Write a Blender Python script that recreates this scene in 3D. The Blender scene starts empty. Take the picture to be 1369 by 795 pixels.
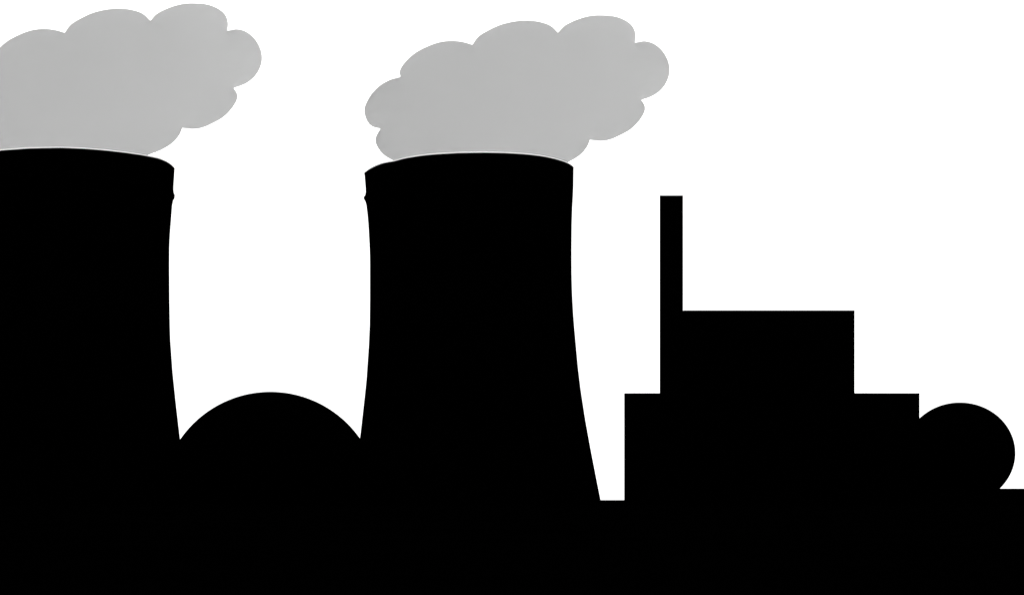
import bpy, bmesh, math
import numpy as np
from mathutils import Vector
from mathutils.geometry import delaunay_2d_cdt

# ---------------------------------------------------------------- survey
# Measured picture coordinates (1369 px wide) are turned into metres at the
# real distance each structure stands at: u metres per px = Y / F.
F, CX, HY, EYE = 2700.0, 684.5, 668.0, 1.7
def mx(px, Y): return (px - CX) * Y / F
def mz(py, Y): return EYE + (HY - py) * Y / F

S = bpy.context.scene
C = S.collection

# ---------------------------------------------------------------- materials
def new_mat(name):
    m = bpy.data.materials.new(name); m.use_nodes = True
    nt = m.node_tree; nt.nodes.clear()
    return m, nt, nt.nodes.new('ShaderNodeOutputMaterial')

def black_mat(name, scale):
    """silhouette black, matt: hardly any light comes back from it"""
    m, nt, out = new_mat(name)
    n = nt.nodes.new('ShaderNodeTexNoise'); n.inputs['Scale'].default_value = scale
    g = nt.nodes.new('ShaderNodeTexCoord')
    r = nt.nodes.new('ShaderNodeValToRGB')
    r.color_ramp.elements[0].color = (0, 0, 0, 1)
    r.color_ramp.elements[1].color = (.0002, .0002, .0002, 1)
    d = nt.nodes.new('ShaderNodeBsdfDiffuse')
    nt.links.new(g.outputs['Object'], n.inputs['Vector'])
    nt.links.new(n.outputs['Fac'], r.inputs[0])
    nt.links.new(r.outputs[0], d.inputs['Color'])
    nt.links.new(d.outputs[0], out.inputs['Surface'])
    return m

def pale_mat():
    m, nt, out = new_mat('pale_outline')  # near-white for the outline ring added to the tower lips
    n = nt.nodes.new('ShaderNodeTexNoise'); n.inputs['Scale'].default_value = 2
    r = nt.nodes.new('ShaderNodeValToRGB')
    r.color_ramp.elements[0].color = (.84, .84, .84, 1)
    r.color_ramp.elements[1].color = (.9, .9, .9, 1)
    d = nt.nodes.new('ShaderNodeBsdfDiffuse')
    nt.links.new(n.outputs['Fac'], r.inputs[0])
    nt.links.new(r.outputs[0], d.inputs['Color'])
    nt.links.new(d.outputs[0], out.inputs['Surface'])
    return m

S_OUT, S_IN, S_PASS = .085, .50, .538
def steam_mat():
    """dense steam: a little light bounces off the skin, much passes through it
    and is scattered about inside before it leaves again"""
    m, nt, out = new_mat('steam')
    n = nt.nodes.new('ShaderNodeTexNoise'); n.inputs['Scale'].default_value = .03
    r = nt.nodes.new('ShaderNodeMapRange')
    r.inputs['To Min'].default_value = .995; r.inputs['To Max'].default_value = 1.0
    g = nt.nodes.new('ShaderNodeTexCoord'); ge = nt.nodes.new('ShaderNodeNewGeometry')
    nt.links.new(g.outputs['Object'], n.inputs['Vector'])
    nt.links.new(n.outputs['Fac'], r.inputs['Value'])
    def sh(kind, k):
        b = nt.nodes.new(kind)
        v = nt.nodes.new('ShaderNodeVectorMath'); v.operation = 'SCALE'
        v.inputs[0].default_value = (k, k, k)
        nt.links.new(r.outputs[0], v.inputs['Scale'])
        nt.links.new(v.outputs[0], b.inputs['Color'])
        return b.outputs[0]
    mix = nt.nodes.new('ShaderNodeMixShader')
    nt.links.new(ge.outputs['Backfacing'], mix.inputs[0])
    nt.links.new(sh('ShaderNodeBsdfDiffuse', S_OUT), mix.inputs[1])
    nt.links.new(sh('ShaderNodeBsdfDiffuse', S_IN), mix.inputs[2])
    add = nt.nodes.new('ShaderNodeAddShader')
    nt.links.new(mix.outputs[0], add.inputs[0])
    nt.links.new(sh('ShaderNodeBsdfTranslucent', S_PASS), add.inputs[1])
    nt.links.new(add.outputs[0], out.inputs['Surface'])
    return m

M_CONC = black_mat('black_concrete', .2)
M_BRICK = black_mat('black_masonry', .5)
M_METAL = black_mat('black_steel', .3)
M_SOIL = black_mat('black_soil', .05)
M_PALE = pale_mat()
M_STEAM = steam_mat()

# ---------------------------------------------------------------- helpers
def tag(o, label, cat, group=None):
    o['label'] = label; o['category'] = cat
    if group: o['group'] = group
    return o

def thing(name, loc, label, cat, group=None):
    o = bpy.data.objects.new(name, None); C.objects.link(o)
    o.location = loc
    return tag(o, label, cat, group)

def mesh_obj(name, verts, faces, mat, parent=None, smooth=False):
    """verts in world metres; stored relative to the parent's base"""
    off = Vector(parent.location) if parent else Vector((0, 0, 0))
    me = bpy.data.meshes.new(name)
    me.from_pydata([tuple(Vector(v) - off) for v in verts], [], faces)
    bm = bmesh.new(); bm.from_mesh(me)
    bmesh.ops.recalc_face_normals(bm, faces=bm.faces)
    bm.to_mesh(me); bm.free()
    me.materials.append(mat)
    if smooth: me.shade_smooth()
    o = bpy.data.objects.new(name, me); C.objects.link(o)
    if parent: o.parent = parent
    return o

def box(name, x0, x1, y0, y1, z0, z1, mat, parent=None, splay=0.0):
    """splay: the left wall runs in by this much towards the back"""
    v = [(x0, y0, z0), (x1, y0, z0), (x1, y1, z0), (x0 + splay, y1, z0),
         (x0, y0, z1), (x1, y0, z1), (x1, y1, z1), (x0 + splay, y1, z1)]
    f = [(0, 3, 2, 1), (4, 5, 6, 7), (0, 1, 5, 4), (1, 2, 6, 5), (2, 3, 7, 6), (3, 0, 4, 7)]
    return mesh_obj(name, v, f, mat, parent)

# ---------------------------------------------------------------- setting
g = 30000
ground = mesh_obj('ground', [(-g, -g, 0), (g, -g, 0), (g, g, 0), (-g, g, 0)], [(0, 1, 2, 3)], M_SOIL)
ground['kind'] = 'structure'

# ---------------------------------------------------------------- cooling towers
def tower(label, axis_px, Y, left, right, rim):
    """left / right: (py, px distance from the axis) down each flank;
    rim: (px, py) of the near lip, which is slightly uneven."""
    u = Y / F
    X = (axis_px - CX) * u
    root = thing('cooling_tower', (X, Y, 0), label, 'cooling tower', 'cooling towers')
    left, right, rim = (np.array(a, float) for a in (left, right, rim))
    NS = 256
    th = np.arange(NS) * 2 * math.pi / NS
    base_py = HY + EYE / u
    # flank readings are tangents to a round body seen off axis: turn them into radii
    phi = math.atan((axis_px - CX) / F)
    for arr, sg in ((left, -1), (right, 1)):
        dl = np.abs(np.arctan((axis_px + sg * arr[:, 1] - CX) / F) - phi)
        arr[:, 1] = F / math.cos(phi) * np.sin(dl)
    def radius(py, t):
        l = np.interp(py, left[:, 0], left[:, 1]); r = np.interp(py, right[:, 0], right[:, 1])
        w = (1 + math.cos(t)) / 2
        return (l * (1 - w) + r * w) * u
    # lip height for each direction, from the near side
    tops = []
    for t in th:
        s = -abs(math.sin(t))                       # far side mirrors the near side
        py = 225
        r = radius(py, t)
        yy = Y + r * s
        px = CX + (X + r * math.cos(t)) / yy * F
        tops.append(mz(np.interp(px, rim[:, 0], rim[:, 1]), yy))
    # smooth the lip a little so it reads as one casting
    tp = np.array(tops)
    k = np.array([1, 2, 3, 2, 1.]) / 9
    tp = sum(k[i] * np.roll(tp, i - 2) for i in range(5))
    pys = sorted(set([230, 236, 243, 250, 255, 258.5, 261, 262.5, 264.5, 266.5, 268, 269.5, 272, 275, 280, 286, 293, 300]
                     + list(range(310, 669, 9)) + [668, base_py]), reverse=True)
    V, Fc = [], []
    def ring(fn):
        b = len(V)
        for i, t in enumerate(th): V.append(fn(i, t))
        return b
    rings = []
    for py in pys:
        z = mz(py, Y)
        rings.append(ring(lambda i, t: (X + radius(py, t) * math.cos(t), Y + radius(py, t) * math.sin(t), max(0., min(z, tp[i] - .2 - .01 * (py - 225))))))
    rings.append(ring(lambda i, t: (X + radius(225, t) * math.cos(t), Y + radius(225, t) * math.sin(t), tp[i])))
    ins = 1.1
    rings.append(ring(lambda i, t: (X + (radius(225, t) - ins) * math.cos(t), Y + (radius(225, t) - ins) * math.sin(t), tp[i])))
    for py in (240, 300, 350, 420, 500, 580, 660):
        z = mz(py, Y)
        rings.append(ring(lambda i, t: (X + (radius(py, t) - ins) * math.cos(t), Y + (radius(py, t) - ins) * math.sin(t), z)))
    for a, b in zip(rings, rings[1:]):
        for i in range(NS):
            j = (i + 1) % NS
            Fc.append((a + i, a + j, b + j, b + i))
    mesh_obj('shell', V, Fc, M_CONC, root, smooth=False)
    # pale ring added on the lip to stand for its light outline
    V, Fc = [], []
    prof = [(-.9, .003), (.0, .003), (.06, .15), (.0, .42), (-.2, .5), (-.9, .5)]
    rr = [ring(lambda i, t: (X + (radius(225, t) + a) * math.cos(t), Y + (radius(225, t) + a) * math.sin(t), tp[i] + c)) for a, c in prof]
    for a, b in zip(rr, rr[1:] + rr[:1]):
        for i in range(NS):
            j = (i + 1) % NS
            Fc.append((a + i, a + j, b + j, b + i))
    c = mesh_obj('rim_outline', V, Fc, M_PALE, root)
    c['label'] = 'thin pale line along the lip of the tower'
    return root

L_R = [(225, 766.9), (250, 766.6), (265, 765.9), (280, 765.1), (301, 764.4), (333, 764.1), (365, 764.2), (389, 764.8), (401, 765.4), (418, 766.3), (431, 767.3),
       (440, 768), (464, 770.2), (491, 772.7), (521, 776.3), (561, 782.5), (600, 789.6), (639, 797.2), (668.5, 803.1), (700, 809.5)]
AX = 628
right = [(y, x - AX) for y, x in L_R]
left = [(232, AX-487), (252, AX-488.7), (258.5, AX-488.9), (264.5, AX-488), (266.5, AX-486.2), (269, AX-487.8), (274, AX-489.5),
        (286, AX-491), (300, AX-492.3), (327, AX-493.9), (349, AX-494.6), (400, AX-494.6), (436, AX-494.2), (463, AX-493), (508, AX-489.9), (524, AX-488.3), (585, AX-481.4),
        (630, AX-475), (669, AX-468), (700, AX-462)]
t2 = tower('black waisted cooling tower standing whole between the round dome and the chimneyed building', AX, 736, left, right,
           [(487, 232), (493, 227.5), (500, 223.5), (510, 219.5), (520, 217.3), (527, 216.4), (535, 213.8), (545, 211.6), (560, 209.2),
            (580, 207), (610, 205.3), (645, 204.6), (680, 205.4), (705, 207), (725, 209.5), (742, 213), (755, 217), (763, 221), (767, 224.5)])
AX1 = 92
r1 = [(225, 232.8), (246, 231.3), (254, 231.3), (259.7, 233.6), (263.8, 231), (272, 229.5), (292, 228), (310, 226.6), (326, 225.8), (350, 225.6), (400, 225.9), (440, 226.6),
      (455, 227.2), (497, 230.2), (540, 234.7), (590, 240.5), (630, 246.5), (669, 254), (700, 260)]
r1 = [(y, x + .7 - AX1) for y, x in r1]
t1 = tower('black waisted cooling tower cut off by the left edge of the picture', AX1, 736, r1, r1,
           [(-49, 225), (-40, 218), (-20, 208), (0, 201.8), (40, 199), (80, 198.2), (110, 199.3), (140, 201.6), (165, 204.5), (190, 208), (212, 212.5), (222, 216.5), (229, 221), (233, 225.5)])

# ---------------------------------------------------------------- steam
Z = [  # outline, one list per billow
 [(759.3, 216.97), (769.58, 211.19), (777.94, 204.76), (784.37, 196.72), (787.58, 189.65)],
 [(788.37, 186.86), (802.71, 188.3), (815.85, 186.39), (830.19, 180.17), (843.34, 172.52), (854.09, 161.77), (860.78, 151.01), (862.22, 143.84), (860.07, 137.87), (857.2, 134.28)],
 [(857.68, 133.57), (872.02, 128.31), (883.25, 120.42), (890.9, 109.9), (894.96, 97.24), (894.01, 84.81), (889.23, 73.58), (881.58, 64.25), (872.02, 57.8), (861.26, 55.41), (849.31, 57.32)],
 [(848.79, 56.98), (849.66, 46.82), (846.16, 36.3), (837.39, 28.41), (823.37, 22.62), (805.83, 20.87), (788.3, 21.75), (770.77, 26.83), (754.99, 34.54), (746.58, 43.31)],
 [(745.53, 43.31), (735.71, 34.54), (721.68, 29.64), (705.9, 27.88), (688.37, 28.93), (669.09, 33.49), (651.56, 41.56), (639.28, 49.45), (632.27, 59.09)],
 [(631.23, 59.92), (618.1, 56.3), (603.39, 54.94), (586.41, 56.98), (568.3, 63.77), (552.45, 72.83), (540.0, 85.28), (534.34, 95.47), (535.47, 102.26)],
 [(534.79, 103.17), (520.75, 107.24), (507.17, 115.16), (495.85, 127.16), (488.6, 140.75), (487.47, 150.94), (491.32, 162.25), (498.11, 169.05), (508.98, 171.99)],
 [(508.3, 172.9), (503.32, 181.5), (502.19, 189.42), (506.04, 198.48), (513.96, 207.53), (526.41, 214.78)],
]
TAIL = [(543.93, 221.79), (566.43, 228.87), (608.22, 232.08), (650.01, 232.72), (695.01, 231.44), (730.37, 226.94)]

def catmull(p, n=7):
    p = [np.array(q, float) for q in p]
    p = [2 * p[0] - p[1]] + p + [2 * p[-1] - p[-2]]
    out = []
    for i in range(1, len(p) - 2):
        for k in range(n):
            t = k / n
            out.append(.5 * ((2 * p[i]) + (-p[i-1] + p[i+1]) * t + (2*p[i-1] - 5*p[i] + 4*p[i+1] - p[i+2]) * t*t
                             + (-p[i-1] + 3*p[i] - 3*p[i+1] + p[i+2]) * t**3))
    return out

def steam(label, dx, dy, Y, under):
    u = Y / F
    pts = []
    for i, b in enumerate(Z):
        nxt = Z[i + 1][0] if i + 1 < len(Z) else TAIL[0]
        pts += catmull(b + [nxt])
    pts += catmull(TAIL + [Z[0][0]])
    P = np.array([(x + dx, y + dy + .4) for x, y in pts])
    # solid thickness: a membrane blown up over the outline (Poisson), rounded
    x0, y0 = P.min(0) - 4; x1, y1 = P.max(0) + 4
    st = 2.0
    gx = np.arange(x0, x1, st); gy = np.arange(y0, y1, st)
    GX, GY = np.meshgrid(gx, gy)
    ins = np.zeros(GX.shape, bool)
    n = len(P)
    for i in range(n):
        a, b = P[i], P[(i + 1) % n]
        if a[1] == b[1]: continue
        c = (a[1] > GY) != (b[1] > GY)
        ins ^= c & (GX < (b[0] - a[0]) * (GY - a[1]) / (b[1] - a[1]) + a[0])
    U = np.zeros(GX.shape)
    for _ in range(6000):
        N = (np.roll(U, 1, 0) + np.roll(U, -1, 0) + np.roll(U, 1, 1) + np.roll(U, -1, 1) + st * st) / 4
        U = np.where(ins, N, 0)
    H = np.sqrt(U); H *= 34.0 / H.max()
    # distance to the outline, to keep inner points clear of it
    pts2, idx = [tuple(p) for p in P], None
    for r in range(0, GX.shape[0], 1):
        for c in range(GX.shape[1]):
            if ins[r, c]:
                q = np.array((GX[r, c], GY[r, c]))
                if np.min(np.hypot(*(P - q).T)) > 1.3:
                    pts2.append((q[0], q[1], H[r, c]))
    hs = [0.0 if len(p) == 2 else p[2] for p in pts2]
    edges = [(i, (i + 1) % n) for i in range(n)]
    vo, eo, fo, ov, oe, of = delaunay_2d_cdt([Vector((p[0], p[1])) for p in pts2], edges, [], 1, 1e-5)
    hv = [hs[o[0]] if o else 0.0 for o in ov]
    isb = [bool(o) and o[0] < n for o in ov]
    # the plume leans square to its own bearing
    cpx, cpy = P.mean(0)
    d = Vector((mx(cpx, Y), Y, mz(cpy, Y) - EYE)); dist = d.length; d.normalize()
    V, back = [], {}
    base = Vector((mx(cpx, Y), Y, mz(232 + dy, Y)))
    eye = Vector((0, 0, EYE))
    def on_plane(v):
        ray = Vector(((v.x - CX) / F, 1, (HY - v.y) / F))
        return eye + ray * (dist / ray.dot(d))
    for i, v in enumerate(vo):
        V.append(on_plane(v) - d * hv[i])
    for i, v in enumerate(vo):
        if isb[i]: back[i] = i
        else:
            back[i] = len(V); V.append(on_plane(v) + d * hv[i])
    faces = [tuple(f) for f in fo] + [tuple(back[i] for i in reversed(f)) for f in fo]
    me = bpy.data.meshes.new('steam_cloud')
    me.from_pydata([tuple(v - base) for v in V], [], faces)
    bm = bmesh.new(); bm.from_mesh(me)
    bmesh.ops.recalc_face_normals(bm, faces=bm.faces)
    bm.to_mesh(me); bm.free()
    me.materials.append(M_STEAM); me.shade_smooth()
    o = bpy.data.objects.new('steam_cloud', me); C.objects.link(o); o.location = base
    return tag(o, label, 'steam cloud', 'steam clouds over the cooling towers')

steam('flat grey puffy steam cloud, whole, leaning right above the cooling tower in mid picture', 0, 0, 736, t2)
steam('flat grey puffy steam cloud running off the left edge above the cut-off cooling tower', -545, -16, 736, t1)

# ---------------------------------------------------------------- reactor dome
def revolve(name, X, Y, prof, mat, parent, NS=192, smooth=False):
    V, Fc = [], []
    for r, z in prof:
        for i in range(NS):
            t = i * 2 * math.pi / NS
            V.append((X + r * math.cos(t), Y + r * math.sin(t), z))
    for k in range(len(prof) - 1):
        a, b = k * NS, (k + 1) * NS
        for i in range(NS):
            j = (i + 1) % NS
            Fc.append((a + i, a + j, b + j, b + i))
    Fc.append(tuple(range(NS))[::-1]); Fc.append(tuple(range((len(prof) - 1) * NS, len(prof) * NS)))
    return mesh_obj(name, V, Fc, mat, parent, smooth)

Yd = 860; ud = Yd / F
Xd = mx(362.4, Yd); R = 146.2 * ud; RH = R * .9935
root = thing('reactor_dome', (Xd, Yd, 0), 'black hemispherical reactor dome rising between the two cooling towers', 'dome')
zc = mz(670, Yd)
# seen from the ground a sphere's top sits a hair above its centre height + R
revolve('dome_shell', Xd, Yd, [(RH * math.cos(a), max(.7, zc) + R * math.sin(a)) for a in np.linspace(0, math.pi / 2 - .004, 90)], M_CONC, root)
revolve('base_ring', Xd, Yd, [(RH + .25, 0), (RH + .25, .69), (RH - .5, .69)], M_CONC, root)

# ---------------------------------------------------------------- power house
Yn = 720
X0, X1, ZT = mx(834.5, Yn), mx(1229.3, Yn), mz(525.5, Yn)
root = thing('power_house', ((X0 + X1) / 2, Yn + 22, 0), 'black stepped power house of stacked square blocks with a tall square chimney', 'building')
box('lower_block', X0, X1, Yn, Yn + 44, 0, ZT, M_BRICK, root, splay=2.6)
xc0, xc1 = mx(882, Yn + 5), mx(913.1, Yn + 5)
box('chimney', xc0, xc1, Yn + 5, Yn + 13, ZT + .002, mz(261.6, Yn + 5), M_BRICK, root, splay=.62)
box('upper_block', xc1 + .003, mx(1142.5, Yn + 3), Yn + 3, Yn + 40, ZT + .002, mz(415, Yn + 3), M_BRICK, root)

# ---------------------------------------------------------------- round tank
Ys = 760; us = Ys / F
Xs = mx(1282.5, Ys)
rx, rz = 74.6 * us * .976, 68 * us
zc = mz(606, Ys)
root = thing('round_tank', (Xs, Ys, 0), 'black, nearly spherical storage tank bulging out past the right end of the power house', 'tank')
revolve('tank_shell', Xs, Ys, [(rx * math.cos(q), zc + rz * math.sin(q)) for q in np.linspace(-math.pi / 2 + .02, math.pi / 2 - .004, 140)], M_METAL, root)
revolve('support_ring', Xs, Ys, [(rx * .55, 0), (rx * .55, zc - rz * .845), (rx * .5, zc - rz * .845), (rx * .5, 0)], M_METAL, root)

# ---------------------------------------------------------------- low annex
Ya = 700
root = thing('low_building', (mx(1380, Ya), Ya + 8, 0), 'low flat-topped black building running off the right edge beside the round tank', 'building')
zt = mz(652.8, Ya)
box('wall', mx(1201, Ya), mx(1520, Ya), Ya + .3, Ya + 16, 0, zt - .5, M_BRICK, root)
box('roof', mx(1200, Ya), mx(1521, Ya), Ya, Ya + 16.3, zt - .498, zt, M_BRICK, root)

# ---------------------------------------------------------------- light, air, camera
w = bpy.data.worlds.new('World'); S.world = w; w.use_nodes = True
bg = w.node_tree.nodes['Background']
bg.inputs['Color'].default_value = (1, 1, 1, 1)       # even white overcast, the only light there is
bg.inputs['Strength'].default_value = 1.5

cam = bpy.data.cameras.new('camera'); co = bpy.data.objects.new('camera', cam); C.objects.link(co)
co.location = (0, 0, EYE); co.rotation_euler = (math.radians(90), 0, 0)
cam.sensor_fit = 'HORIZONTAL'; cam.sensor_width = 36; cam.lens = 36 * F / 1369
cam.shift_y = (HY * 594 / 795 - 297) / 1024
cam.clip_start = .5; cam.clip_end = 80000
S.camera = co
S.view_settings.view_transform = 'Standard'; S.view_settings.look = 'None'
S.view_settings.exposure = 0; S.view_settings.gamma = 1
S.cycles.max_bounces = 24; S.cycles.diffuse_bounces = 24; S.cycles.transmission_bounces = 24
